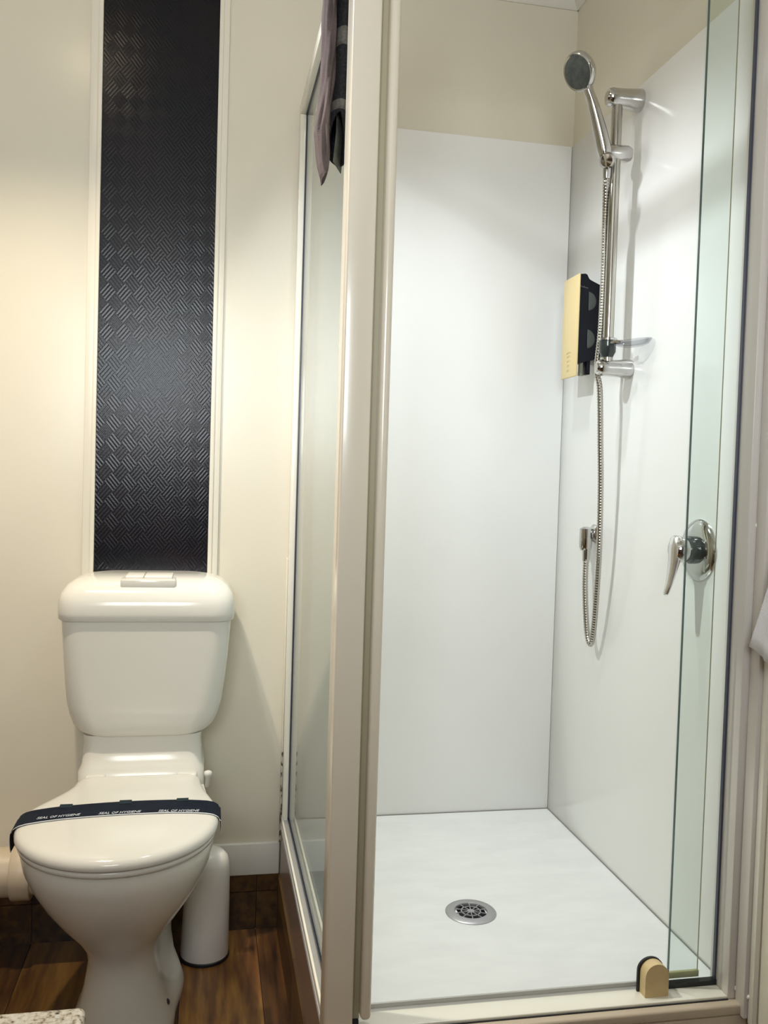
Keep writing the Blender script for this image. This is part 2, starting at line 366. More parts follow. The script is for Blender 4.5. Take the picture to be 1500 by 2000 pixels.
# ------------------------------------------------------------ shower
SX = 0.2165      # plane of the side glass
ZT = 0.2753      # tray floor
ZR = 0.281       # tray rim
FY = -0.862      # plane of the front glass
tag(box('shower_lining', 0.205, XR-.0050, -0.0042, -.0008, ZT+.0005, 2.0486, 'liner', None, bev=0.001), 'glossy white acrylic lining sheet on the back wall of the shower', 'wall lining')
tag(box('shower_lining', XR-.0042, XR-.0008, -0.843, -0.0008, ZT+.0005, 2.0486, 'liner', None, bev=0.001), 'glossy white acrylic lining sheet behind the slide rail and mixer tap', 'wall lining')

tr = thing('shower_tray', 'raised white shower tray with wide hob, under the glass shower screens', 'shower tray', (0.56, -0.45, 0))
# hob body
box('hob', 0.199, XR, -0.918, 0, 0.0, 0.262, 'hob', tr, bev=0.004)
box('side_panel', 0.1985, 0.1995, -0.912, -0.0055, 0.143, 0.262, 'hob_shade', tr)  # thin sheet over the hob side, carries its painted shade
box('side_panel', 0.1985, 0.1995, -0.0055, -0.0005, 0.143, 0.262, 'white', tr)
for c0, c1 in ((-.005, -.42), (-.421, -.911)):
    for z0, z1 in ((.0005, .097), (.099, .143)):
        box('plank', 0.1945, 0.1989, c1, c0, z0, z1, 'woodup', tr)
# tray floor: grid falling gently to the drain, with an upturned rim
DX, DY = 0.548, -0.527
bm = bmesh.new(); nx, ny = 36, 36; vs = {}
x0, x1, y0, y1 = 0.2365, XR-.004, -0.842, -0.004
for i in range(nx+1):
    for j in range(ny+1):
        x = x0+(x1-x0)*i/nx; y = y0+(y1-y0)*j/ny
        d = math.hypot(x-DX, y-DY); e = min(x-x0, x1-x, y-y0, y1-y)
        z = ZT - 0.004*max(0, 1-d/0.35) + 0.004*math.exp(-e/0.006)
        vs[i, j] = bm.verts.new((x, y, z))
for i in range(nx):
    for j in range(ny):
        cx, cy = x0+(x1-x0)*(i+.5)/nx, y0+(y1-y0)*(j+.5)/ny
        if math.hypot(cx-DX, cy-DY) > 0.032: bm.faces.new((vs[i, j], vs[i+1, j], vs[i+1, j+1], vs[i, j+1]))
for v in [v for v in bm.verts if not v.link_faces]: bm.verts.remove(v)
link('basin', bm, 'tray', tr, smooth=True)
bm = bmesh.new()
add_box(bm, 0.197, 0.2385, -0.842, -0.0, 0.262, ZR, 0.003)
sharp(link('rim', bm, 'tray', tr, smooth=True), 50)
box('rim', 0.197, XR, -0.920, -0.838, 0.262, ZR, 'hob', tr, bev=0.004)
box('sealant_gap', 0.2415, 0.8945, -0.9045, -0.9025, ZR, ZR+.0016, 'black', tr)  # black strip standing in for the shadow gap between sill and rim
# thin sealant line where the tray meets the lining
bm = bmesh.new(); add_box(bm, 0.24, XR-.005, -0.0065, -0.004, ZT, ZT+.0055); add_box(bm, XR-.0065, XR-.004, -0.84, -0.005, ZT, ZT+.0055)
link('sealant_gap', bm, 'seam', tr)
# drain
dz = ZT-0.004
dr = lathe('drain', [(0.034, -.001), (0.0525, -0.001), (0.0525, 0.002), (0.050, 0.0042), (0.034, 0.0050), (0.033, 0.0036), (0.033, -.001)], (DX, DY, dz), (0, 0, 1), 'steel', tr, n=48, cap0=False, cap1=False)
lathe('drain_cup', [(0.0, -0.009), (0.0335, -0.009), (0.0335, 0.002)], (DX, DY, dz), (0, 0, 1), 'dark', dr, n=32, cap0=False, cap1=False)
bm = bmesh.new()
def add_ring(bm, ra, rb, z0, z1, n=40):
    add_loft(bm, [[Vector((DX+q*math.cos(2*PI*i/n), DY+q*math.sin(2*PI*i/n), dz+z)) for i in range(n)] for q, z in ((ra, z0), (rb, z0), (rb, z1), (ra, z1), (ra, z0))], False, False)
add_ring(bm, 0.0185, 0.0208, 0.002, 0.0042)
add_lathe(bm, [(0.0075, 0.002), (0.0075, 0.0042)], (DX, DY, dz), n=20)
for i in range(10):
    a = 2*PI*i/10+0.15; c, s = math.cos(a), math.sin(a)
    q = [Vector((DX+rr*c-t*s, DY+rr*s+t*c, 0)) for rr, t in ((0.007, -.0009), (0.0335, -.0009), (0.0335, .0009), (0.007, .0009))]
    add_loft(bm, [[p+Vector((0, 0, dz+.0022)) for p in q], [p+Vector((0, 0, dz+.0042)) for p in q]])
link('drain_grate', bm, 'steel', dr)

# screen: frame, glass, post
TOP = 2.0486
sh = thing('shower_screen', 'cream framed glass shower screen with corner post and open doorway', 'shower screen', (0.22, -0.88, ZR))
def rail_parts(kind, y0, y1, z0, z1):
    """channel section along y (bottom/top) or z (wall jamb)"""
    pass
# bottom rail of the side glass
bm = bmesh.new(); add_box(bm, 0.1975, 0.2025, -0.85, -0.0, ZR, ZR+.014, 0.0012); link('rail_lip', bm, 'lip', sh, smooth=True)
br = box('bottom_rail', 0.2025, 0.2135, -0.85, 0, ZR, ZR+.006, 'alu', sh)
box('rail_lip', 0.2215, 0.2345, -0.85, 0, ZR, ZR+.010, 'lip', sh, bev=0.0012)
box('gasket', 0.2135, 0.2150, -0.85, -0.003, ZR, ZR+.0115, 'gasket', sh); box('gasket', 0.2185, 0.2215, -0.85, -0.003, ZR, ZR+.0085, 'gasket', sh)
# wall jamb of the side glass
box('wall_jamb', 0.2000, 0.2145, -0.028, 0, ZR, TOP, 'lip', sh, bev=0.0015)
box('wall_jamb', 0.2205, 0.2350, -0.028, -0.004, ZR, TOP, 'lip', sh, bev=0.0015)
box('gasket', 0.2145, 0.2158, -0.030, -0.004, ZR, TOP, 'gasket', sh); box('gasket', 0.2192, 0.2205, -0.030, -0.004, ZR, TOP, 'gasket', sh)
box('sealant_gap', 0.1955, 0.2000, -0.012, 0, 0.225, 0.95, 'sealant_gap', sh, bev=0.001)
box('sealant_gap', 0.2350, 0.2392, -0.012, -0.004, 0.285, 0.95, 'sealant_gap', sh, bev=0.001)
# top rail of the side glass
box('top_rail', 0.2000, 0.2145, -0.85, -0.0, TOP, TOP+.028, 'lip', sh, bev=0.0015)
box('top_rail', 0.2205, 0.2350, -0.85, -0.004, TOP, TOP+.028, 'lip', sh, bev=0.0015)
box('gasket', 0.2145, 0.2205, -0.85, -0.02, TOP-.002, TOP+.004, 'gasket', sh)
lathe('cap', [(0.0055, 0), (0.0055, .003), (.003, .005)], (0.2275, -0.031, TOP-.004), (0, -1, 0), 'lip', sh, n=16)
# side glass
box('glass_panel', 0.2160, 0.2190, -0.846, -0.010, ZR+.004, TOP+.004, 'glass_side', sh)
# corner post with bright bevelled corner, recessed groove and rounded door stile
box('corner_post', 0.1965, 0.2415, -0.902, -0.846, 0.2625, 2.12, 'frame', sh, bev=0.0035, seg=3)
box('post_groove', 0.2415, 0.2545, -0.884, -0.848, ZR+.012, 2.12, 'frame2', sh)
box('gasket', 0.2418, 0.2530, -0.890, -0.850, 0.262, ZR+.0125, 'black', sh)
st = box('door_stile', 0.2535, 0.2705, -0.906, -0.880, 0.300, 2.12, 'frame', sh, bev=0.0075, seg=4)
box('gasket', 0.2700, 0.2715, -0.889, -0.885, 1.74, 1.80, 'black', st)
# front sill
box('front_sill', 0.2415, XR-.03, -0.902, -0.859, ZR, ZR+.006, 'lip', sh, bev=0.0015)
box('sill_track', 0.2545, XR-.03, -0.859, -0.846, ZR, ZR+.003, 'alu', sh)
box('track_lip', 0.2545, 0.765, -0.846, -0.842, ZR, ZR+.010, 'alu', sh)
# fixed glass by the right wall
GX0, GX1 = 0.804, 0.894
gp = box('glass_panel', GX0, GX1, FY-.0025, FY+.0025, ZR+.008, 2.12, 'glass_green', sh)
box('glass_edge', GX0-.0009, GX0, FY-.0027, FY+.0027, ZR+.008, 2.12, 'edge', gp)
box('gasket', GX0-.004, GX1, FY-.006, FY+.006, ZR+.0055, ZR+.0145, 'black', sh)
box('gasket', GX1-.0032, GX1, FY-.0035, FY+.0035, ZR+.0055, 2.12, 'gasket', sh)
# overlapping clear seal strip behind it with a yellowed guide at its foot
sg = box('seal_strip', 0.806, 0.866, FY+.010, FY+.0125, ZR+.020, 2.12, 'glass_green', sh)
box('glass_edge', 0.866, 0.8665, FY+.0098, FY+.0127, ZR+.020, 2.12, 'frame2', sg)
g = box('guide', 0.806, 0.868, FY+.008, FY+.014, ZR+.0150, ZR+.0265, 'olive', sh, bev=0.001); g['label'] = 'yellowed plastic guide strip'
# D-shaped pivot block
pts = [(0.748, ZR+.006), (0.791, ZR+.006), (0.791, 0.322)] + [(0.7695+0.0215*math.cos(a), 0.322+0.0215*math.sin(a)) for a in [PI*i/14 for i in range(1, 14)]] + [(0.748, 0.322)]
pb = prism('pivot_block', pts, 1, -0.888, -0.868, 'yellow', sh); pb['label'] = 'yellowed D-shaped plastic pivot block'
pts2 = [((x-0.7695)*1.12+0.7675, (z-ZR)*1.04+ZR) for x, z in pts]
prism('gasket', pts2, 1, -0.868, -0.864, 'black', sh)
# right jamb and its wall channel, with screws
box('wall_jamb', 0.8945, XR-.0005, -0.902, -0.846, ZR, 2.12, 'jamb', sh, bev=0.0015)
box('wall_channel', 0.9075, XR-.0005, -0.930, -0.9035, 0.262, 2.12, 'jamb', sh, bev=0.0012)
box('wall_channel', 0.9145, XR-.0005, -0.944, -0.9305, 0.255, 2.12, 'lip', sh, bev=0.0012)
for z in (0.2995, 1.097, 1.9):
    lathe('screw', [(0.0052, 0), (0.0052, .0015), (0.0030, .0036)], (0.911, -0.902, z), (0, -1, 0), 'lip', sh, n=14)
    lathe('screw', [(0.0052, 0), (0.0052, .0015), (0.0030, .0036)], (0.9165, -0.930, z), (0, -1, 0), 'lip', sh, n=14)
# top header above the doorway
box('header', 0.2415, XR-.03, -0.902, -0.846, 2.12, 2.16, 'frame', sh, bev=0.002)

# ------------------------------------------------------------ rail, hand shower, hose
BX, BY = 0.865, -0.388
WXS = XR-.004
sr = thing('slide_rail', 'vertical chrome slide rail on the right shower wall holding the hand shower', 'shower rail', (WXS, BY, 1.42))
lathe('rail', [(0.0118, 0), (0.0118, 0.582)], (BX, BY, 1.418), (0, 0, 1), 'chromes', sr, n=28)
def bracket(z, R):
    b = lathe('wall_bracket', [(R*1.08, 0), (R*1.12, .004), (R*1.0, .030), (R*.93, .056), (R*.93, .070), (R*.80, .078), (R*.78, .0785)], (WXS, BY, z), (-1, 0, 0), 'chrome', sr, n=36)
    lathe('cap', [(R*.52, 0), (R*.48, .003), (R*.2, .0036)], (WXS-.0785, BY, z), (-1, 0, 0), 'chromes', b, n=20)
bracket(2.013, 0.0222); bracket(1.420, 0.0195)
# slider clamp
sl = lathe('slider', [(0.012, 0), (0.0165, .004), (0.0185, .012), (0.0185, .060), (0.014, .069), (0.006, .071)], (0.832, BY, 1.892), (1, 0, 0.02), 'chrome', sr, n=32)
lathe('holder_knob', [(0.006, -.006), (0.0165, -.004), (0.0175, 0.004), (0.013, 0.011), (0.004, .0125)], (0.838, BY-.020, 1.868), (-0.55, -0.75, -0.35), 'chrome', sr, n=28)
# soap dish clipped on the rail
lathe('dish_clip', [(0.0185, 0.03), (0.0190, 0.022), (0.0185, 0.0), (0.0125, -0.012)], (BX-.001, BY, 1.455), (0, 0, 1), 'smoke', sr, n=28)
lathe('dish_ring', [(0.0150, 0), (0.0205, .002), (0.0205, .006), (0.0150, .008)], (BX-.001, BY, 1.478), (0, 0, 1), 'chrome', sr, n=28)
bm = bmesh.new()
C0 = Vector((0.892, -0.452, 1.469)); ax = Vector((0.35, -0.93, -0.05)).normalized(); up = Vector((-0.25, -0.12, 0.96)).normalized(); sd = ax.cross(up).normalized(); up = sd.cross(ax)
def dish(bm):
    rings = []
    for q, h in ((0.0, -.010), (0.5, -.0095), (0.8, -.005), (0.97, 0.003), (1.0, .006), (0.95, 0.0055), (0.78, -.002), (0.5, -.006), (0.0, -.0068)):
        rg = []
        for i in range(36):
            a = 2*PI*i/36; ca, sa = math.cos(a), math.sin(a)
            L = 0.054*ca; Wd = 0.026*sa*(1-0.35*max(0, ca)**2) * (1-0.3*max(0, -ca)**2)
            rg.append(C0 + ax*L*max(q, .02) + sd*Wd*max(q, .02) + up*h)
        rings.append(rg)
    add_loft(bm, rings)
dish(bm); link('soap_dish', bm, 'clear', sr, smooth=True)['label'] = 'clear leaf-shaped soap dish'
tube('dish_arm', [(BX, BY-.018, 1.474), (BX+.006, BY-.03, 1.474), (0.877, BY-.045, 1.4715)], 0.0045, 'chrome', sr, n=10)

hs = thing('hand_shower', 'chrome hand shower with dark grey spray face and ribbed metal hose', 'hand shower', (0.842, -0.395, 1.86))
HC = Vector((0.757, -0.420, 2.043)); hn = Vector((-0.80, -0.32, -0.47)).normalized()
lathe('spray_face', [(0.0345, -.001), (0.0345, .003), (0.030, .0042), (0.0, .0046)], HC, hn, 'rubgrey', hs, n=40, cap0=True, cap1=False)
lathe('head', [(0.0345, .0025), (0.0375, .003), (0.0410, -.001), (0.0415, -.007), (0.036, -.016), (0.024, -.022), (0.008, -.0245)], HC, hn, 'chrome', hs, n=40)
hp = catmull([HC-hn*.013+Vector((0.004, 0, -.006)), (0.785, -0.412, 2.012), (0.799, -0.408, 1.985), (0.8185, -0.402, 1.936), (0.833, -0.398, 1.893), (0.8415, -0.396, 1.862)], 6)
rads = [0.014, 0.0115, 0.0120, 0.0155, 0.0170, 0.0130]
def hr(i):
    t = i/6; k = min(int(t), 4); q = t-k; return rads[k]*(1-q)+rads[min(k+1, 5)]*q
tube('handle', hp, hr, 'chrome', hs, n=20)
hose = catmull([(0.8425, -.3965, 1.866), (0.8445, -.390, 1.825), (0.8530, -.3735, 1.76), (0.8560, -.3715, 1.62), (0.8545, -.3700, 1.50), (0.8530, -.3615, 1.42), (0.860, -.366, 1.372), (0.8665, -.366, 1.25), (0.8720, -.364, 1.155), (0.880, -.352, 1.003), (0.887, -.331, .894), (0.893, -.311, .820), (0.8955, -.291, .7815), (0.8935, -.272, .812), (0.8925, -.255, .908), (0.8975, -.242, .988)], 10)
# resample evenly and give the hose its ribs
L = [0]
for a, b in zip(hose, hose[1:]): L.append(L[-1]+(b-a).length)
pts = []; n = int(L[-1]/0.0016); k = 0
for i in range(n+1):
    s = L[-1]*i/n
    while k < len(L)-2 and L[k+1] < s: k += 1
    q = (s-L[k])/max(1e-9, L[k+1]-L[k]); pts.append(hose[k].lerp(hose[k+1], q))
tube('hose', pts, lambda i: (0.0070, 0.0070, 0.0062, 0.0062)[i % 4], 'chromes', hs, n=12)
lathe('hose_cone', [(0.0095, 0), (0.0085, .03), (0.0075, .034)], (0.8425, -.3965, 1.866), (0, 0, -1), 'chrome', hs, n=18)
lathe('hose_cone', [(0.0098, 0), (0.0088, .028), (0.0075, .032)], (0.8975, -.2425, 1.004), (0, 0.02, -1), 'chrome', hs, n=18)

el = thing('wall_outlet_elbow', 'chrome wall elbow the shower hose screws into', 'pipe elbow', (WXS, -0.237, 1.038))
lathe('flange', [(0.0235, 0), (0.0235, .003), (0.017, .009), (0.012, .010)], (WXS, -0.237, 1.040), (-1, 0, 0), 'chrome', el, n=30)
bm = bmesh.new(); add_lathe(bm, [(0.0118, 0), (0.0118, .022)], (WXS-.008, -.237, 1.038), (-1, 0, 0), 24)
add_lathe(bm, [(0.006, .023), (0.0150, .018), (0.0155, 0), (0.0155, -.026), (0.0115, -.034)], (0.8965, -.2385, 1.034), (0, 0, 1), 24)
sharp(link('elbow_body', bm, 'chrome', el, smooth=True), 40)

mx = thing('mixer_tap', 'chrome lever mixer tap with round plate on the right shower wall', 'tap', (WXS, -0.71, 1.04))
lathe('plate', [(0.0585, 0), (0.0590, .003), (0.0555, .008), (0.045, .0115), (0.024, .0125), (0.0225, .0125)], (WXS, -0.7095, 1.040), (-1, 0, 0), 'chrome', mx, n=56)
lathe('collar', [(0.0265, .012), (0.0265, .022), (0.0235, .0245), (0.0235, .030)], (WXS, -0.7095, 1.040), (-1, 0, 0), 'smoke', mx, n=40)
lathe('cartridge', [(0.0215, .012), (0.0215, .034), (0.0245, .036), (0.0245, .050), (0.020, .056), (0.006, .0575)], (WXS, -0.7095, 1.040), (-1, 0, 0), 'chrome', mx, n=40)
bm = bmesh.new()
rings = []
for x, z, hw, th in ((0.8740, 1.066, .010, .0065), (0.8715, 1.060, .0165, .0100), (0.8700, 1.040, .0185, .0110), (0.8675, 1.018, .0165, .0085), (0.8635, 0.995, .0130, .0060), (0.8585, 0.972, .0100, .0048), (0.8540, 0.957, .0080, .0042), (0.8530, 0.953, .005, .0030)):
    rings.append([Vector((x+th*math.cos(2*PI*i/20), -0.7095+hw*math.sin(2*PI*i/20), z-0.25*th*math.cos(2*PI*i/20))) for i in range(20)])
add_loft(bm, rings); link('lever', bm, 'leverc', mx, smooth=True)

# ------------------------------------------------------------ soap dispenser
dp = thing('soap_dispenser', 'black and gold wall-mounted soap dispenser beside the slide rail', 'soap dispenser', (WXS, -0.17, 1.42))
poly = [(0.8690, 1.6675), (0.8825, 1.6690), (0.8870, 1.6670), (0.8925, 1.6570), (0.8975, 1.6540), (WXS, 1.6445), (WXS, 1.4650), (0.8690, 1.4515)]
prism('body', poly, 1, -0.2105, -0.128, 'dispblack', dp)
g = box('front_cover', 0.8640, 0.8690, -0.2145, -0.123, 1.421, 1.6675, 'gold', dp, bev=0.0015); g['label'] = 'gold front cover'
for z in (1.603, 1.512):
    bm = bmesh.new(); R = 0.0235
    p = [Vector((0.8925+R*math.cos(a)*0.9, 0, z+R*math.sin(a))) for a in [-PI/2+PI*i/16 for i in range(17)]]
    q = [Vector((0.8925+(v.x-0.8925)*.2, 0, z+(v.z-z)*.75)) for v in p]
    add_loft(bm, [[v+Vector((0, -0.2106, 0)) for v in p], [v+Vector((0, -0.2122, 0)) for v in [Vector((0.8925+(w_.x-.8925)*.8, 0, z+(w_.z-z)*.9)) for w_ in p]], [v+Vector((0, -0.2126, 0)) for v in q]])
    link('level_window', bm, 'lens', dp, smooth=True)
lathe('nozzle', [(0.0062, 0), (0.0062, .020), (0.0068, .021), (0.0068, .024)], (0.8850, -0.196, 1.4540), (0, 0, -1), 'nozzle', dp, n=18)
box('pump_lever', 0.8950, 0.9040, -0.2085, -0.185, 1.427, 1.466, 'dispblack', dp, bev=0.0012)
lathe('nozzle_tip', [(0.0068, 0), (0.0068, .006)], (0.8850, -0.196, 1.4300), (0, 0, -1), 'nozzle', dp, n=18)
# faint maker's script on the side and vertical marks low on the gold cover
def squiggle(P, y=None, x=None, rad=0.0004, m='mark', name='lettering'):
    bm = bmesh.new()
    for s in P: add_tube(bm, s, rad, 5)
    return link(name, bm, m, dp)
sx = []
for i in range(9):
    x = 0.8705+i*0.0022; h = (0.0042, .0022, .0020, .0022, .0045, .0018, .0024, .0020, .0024)[i]
    sx.append([(x, -.2108, 1.6370-.0004*i), (x+.0008, -.2108, 1.6370+h-.0004*i), (x+.0014, -.2108, 1.6372-.0004*i), (x+.0022, -.2108, 1.6374-.0004*i)])
squiggle(sx)
gm = []
for z, hw in ((1.4830, .014), (1.4805, .013), (1.474, .008), (1.471, .009), (1.463, .011), (1.460, .008), (1.452, .006), (1.449, .007), (1.440, .008), (1.437, .006)):
    gm.append([(0.8639, -.170-hw*.8, z), (0.8639, -.168, z+.0015), (0.8639, -.166+hw*.8, z-.001)])
squiggle(gm, rad=0.0007, m='goldmark')

# ------------------------------------------------------------ toilet
to = thing('toilet', 'white close-coupled toilet with closed lid, below the black woven panel', 'toilet', (-0.14, -0.35, 0))
def pan_ring(z, cxf, cxb, yf, yw, yb, hw, hwb, rc=0.04, nf=28, nb=8):
    """front: half ellipse; back: tapering sides closed by rounded corners"""
    out = []
    for i in range(nf+1):
        a = PI*i/nf                                   # from right side (+x) round the front to left
        out.append(Vector((cxf+hw*math.cos(a), yw-(yw-yf)*math.sin(a)**0.92 if math.sin(a) > 1e-9 else yw, z)))
    def side(s, sg):
        s2 = s*s*(3-2*s); return Vector((cxf*(1-s2)+cxb*s2+sg*(hw*(1-s2)+hwb*s2), yw+(yb-rc-yw)*s, z))
    for i in range(1, nb+1): out.append(side(i/nb, -1))
    for i in range(1, 6):
        a = PI/2*i/5; out.append(Vector((cxb-hwb+rc-rc*math.cos(a), yb-rc+rc*math.sin(a), z)))
    for i in range(0, 5):
        a = PI/2*i/5; out.append(Vector((cxb+hwb-rc+rc*math.sin(a), yb-rc+rc*math.cos(a), z)))
    for i in range(nb, 0, -1): out.append(side(i/nb, 1))
    return out
bm = bmesh.new()
secs = [  # z, cxf, cxb, yf, yw, yb, hw, hwb
    (0.000, -.150, -.139, -.500, -.36, -.185, .104, .108), (0.012, -.150, -.139, -.500, -.36, -.185, .105, .109),
    (0.026, -.150, -.139, -.498, -.36, -.187, .102, .106), (0.045, -.151, -.138, -.494, -.365, -.18, .094, .097), (0.07, -.151, -.137, -.490, -.37, -.16, .085, .082),
    (0.100, -.152, -.137, -.488, -.37, -.13, .078, .074), (0.130, -.152, -.137, -.488, -.37, -.11, .073, .073), (0.165, -.152, -.137, -.490, -.38, -.10, .068, .074), (0.200, -.153, -.137, -.500, -.39, -.10, .072, .076),
    (0.235, -.155, -.137, -.525, -.40, -.10, .089, .080), (0.275, -.157, -.137, -.560, -.41, -.08, .118, .090), (0.315, -.158, -.137, -.592, -.42, -.05, .143, .100),
    (0.355, -.158, -.137, -.620, -.43, -.03, .163, .112), (0.395, -.158, -.137, -.642, -.44, -.02, .178, .125), (0.425, -.158, -.137, -.652, -.44, -.015, .184, .133), (0.438, -.158, -.137, -.650, -.44, -.015, .182, .134), (0.441, -.158, -.137, -.640, -.44, -.02, .172, .13)]
add_loft(bm, [pan_ring(*s) for s in secs])
pan = sharp(link('pan', bm, 'ceramic', to, smooth=True), 60)
# raised platform that carries the cistern
bm = bmesh.new()
add_loft(bm, [rrect(-.137, -.105, .140, .095, .03, z=.435), rrect(-.137, -.103, .140, .093, .03, z=.476), rrect(-.137, -.098, .134, .086, .03, z=.490), rrect(-.137, -.094, .131, .080, .03, z=.540), rrect(-.137, -.094, .133, .080, .03, z=.556)])
sharp(link('platform', bm, 'ceramic', to, smooth=True), 60)
lathe('bolt', [(0.0062, 0), (0.0062, .002), (0.003, .004)], (-0.0610, -0.385, 0.0520), (0.85, -0.15, 0.5), 'bolt', to, n=14)
# cistern
bm = bmesh.new()
S = [(.5535, .108, .158, .05), (.5545, .124, .172, .05), (.559, .137, .180, .055), (.567, .148, .185, .055), (.580, .1575, .188, .055), (.600, .166, .190, .055), (.630, .173, .1915, .052), (.68, .1785, .193, .05), (.74, .183, .195, .045), (.79, .1860, .197, .045), (.8215, .188, .198, .045)]
add_loft(bm, [rrect(-.131-.004*(1-min(1, (z-.55)/.2)), -(d)/2-.008, hw, (d-.004)/2, min(rc, (d-.004)/2-.002), 8, z) for z, hw, d, rc in S])
sharp(link('cistern', bm, 'ceramic', to, smooth=True), 60)
bm = bmesh.new()
S = [(.8205, .191, .202, .045), (.8235, .1945, .206, .048), (.838, .1955, .208, .05), (.862, .1950, .207, .05), (.882, .1900, .200, .052), (.897, .1790, .186, .055), (.907, .1650, .168, .055), (.913, .148, .146, .05), (.9155, .12, .12, .045)]
add_loft(bm, [rrect(-.131, -(d)/2-.004, hw, (d)/2, min(rc, d/2-.002), 10, z) for z, hw, d, rc in S])
cl = link('cistern_lid', bm, 'ceramic', to, smooth=True)
b = box('button_housing', -.1905, -.0695, -.1905, -.075, .893, .9145, 'seatpl', cl, bev=0.003)
for a, c in ((-.182, -.1425), (-.1405, -.078)):
    box('flush_button', a, c, -.165, -.085, .9140, .9195, 'white', cl, bev=0.002)
# seat and lid
def seat_ring(sc, z, grow=0.0):
    base = pan_ring(z, -.158, -.137, -.668, -.45, -.205, .193, .134, rc=.035)
    c = Vector((-.155, -.44, z)); return [Vector(((p.x-c.x)*sc+c.x, (p.y-c.y)*sc+c.y, z)) for p in base]
bm = bmesh.new(); add_loft(bm, [seat_ring(q, z) for q, z in ((.955, .4415), (.97, .443), (.975, .449), (.965, .4545))])
link('seat', bm, 'seatpl', to, smooth=True)
bm = bmesh.new(); add_loft(bm, [seat_ring(q, z) for q, z in ((.965, .4550), (.988, .4555), (.999, .4590), (1.0, .4640), (.992, .4700), (.972, .4745), (.94, .4775), (.88, .4800), (.75, .4822), (.55, .4838), (.3, .4845), (.08, .4847))])
link('seat_lid', bm, 'seatpl', to, smooth=True)
for x in (-.235, -.035):
    bm = bmesh.new(); add_lathe(bm, [(.010, -.022), (.0115, -.018), (.0115, .018), (.010, .022)], (x, -.200, .4640), (1, 0, 0), 20)
    link('hinge', bm, 'seatpl', to, smooth=True)
bm = bmesh.new(); add_lathe(bm, [(.0055, 0), (.0055, .022), (.0085, .026), (.0095, .031), (.0085, .036), (.003, .038)], (.0125, -.205, .441), (0, 0, 1), 18)
link('hinge_pin', bm, 'seatpl', to, smooth=True)

# paper hygiene band across the lid
hb = thing('hygiene_band', 'navy paper hygiene band with white lettering across the closed toilet lid', 'paper band', (-0.155, -0.445, 0.484))
def lid_z(dx, y):
    """height of the lid surface dx from the lid's centre line (from the lofted rings)"""
    tab = ((.0, .4848), (.3, .4845), (.55, .4838), (.75, .4822), (.88, .4800), (.94, .4775), (.972, .4745), (.992, .4700), (1.0, .4640))
    q = abs(dx)/0.193
    for (a, za), (b_, zb) in zip(tab, tab[1:]):
        if q <= b_: return za+(zb-za)*(q-a)/(b_-a)
    return .464
path = [(-1.0, .430), (-1.008, .440), (-1.012, .455), (-1.010, .466)] + [(-q, None) for q in (.995, .985, .97, .94, .88, .8, .7, .55, .35, .15)] + [(q, None) for q in (0, .15, .35, .55, .7, .8, .88, .94, .97, .985, .995)] + [(1.010, .466), (1.012, .455), (1.008, .440)]
def band_pt(q, z, v, off):
    x = -.158+.193*q
    y = -.440 - .012*q*q + (-.036+.072*v) + 0.010*q      # v 0 = near edge, 1 = far edge
    zz = (lid_z(.193*q, y)+off) if z is None else z
    if z is not None or abs(q) > .98: x += math.copysign(.0012, q)
    return Vector((x, y, zz))
def strip(name, v0, v1, off, m, th=.0004, q0=-9, q1=9, parent=hb):
    bm = bmesh.new(); PP = [(q, z) for q, z in path if q0 <= q <= q1]
    ring = []
    for q, z in PP:
        a, c = band_pt(q, z, v0, off), band_pt(q, z, v1, off)
        o_ = Vector((math.copysign(1, q) if z is not None else 0, 0, 0 if z is not None else 1))*th
        ring.append([a, c, c+o_, a+o_])
    add_loft(bm, ring); return link(name, bm, m, parent)
strip('band_strip', 0.05, 1.0, .0016, 'band')
strip('band_edge', 0.0, 0.07, .0014, 'print')
for x, yy, rz in ((-.272, -.470, .055), (-.158, -.466, .03), (-.045, -.466, .0)):
    q = (x+.158)/.193; z = lid_z(x+.158, 0)+.0026
    Mx = Matrix.Translation((x, yy, z)) @ Matrix.Rotation(rz, 4, 'Z') @ Matrix.Rotation(0.06*q, 4, 'Y')
    textmesh('lettering', 'SEAL OF HYGIENE', .0098, Mx @ Matrix.Diagonal((1, 1.5, 1, 1)), 'print', hb, shear=.3, thick=.0002)
    z2 = lid_z(x+.158, 0)+.0022
    box('tab', x-.006, x+.018, -.419+q*.01, -.398+q*.008-.006*q*q, z2-.0014, z2+.0004, 'bandtab', hb)

# ------------------------------------------------------------ brush, pipe
bh = thing('toilet_brush_holder', 'tall white domed toilet brush holder on the floor right of the toilet', 'brush holder', (0.014, -0.115, 0))
lathe('base', [(.056, 0), (.0590, .001), (.0590, .007), (.056, .009)], (0.014, -.115, 0.0), (0, 0, 1), 'black', bh, n=40)
lathe('canister', [(.0565, .008), (.0570, .012), (.0545, .12), (.0520, .205), (.0500, .228), (.0450, .244), (.034, .256), (.018, .262), (.004, .2635)], (0.014, -.115, 0.0), (0.02, 0, 1), 'brush', bh, n=48)
wp = thing('waste_pipe', 'thick cream waste pipe along the wall left of the toilet', 'pipe', (-0.8, -0.10, 0.222))
lathe('pipe', [(.0555, 0), (.0555, 0.78)], (-1.2, -.10, .222), (1, 0, 0), 'pvc', wp, n=40)
lathe('collar', [(.0615, 0), (.0640, .003), (.0640, .040), (.0615, .043)], (-.425, -.10, .222), (1, 0, 0), 'pvc', wp, n=40)
lathe('spigot', [(.052, 0), (.052, .22)], (-.39, -.10, .222), (1, 0, 0), 'pvc', wp, n=32)

# ------------------------------------------------------------ towels
dt = thing('bath_towel', 'dark towel, painted in lit and shaded tones, hanging over the top of the side glass', 'towel', (0.19, -0.76, 1.66))
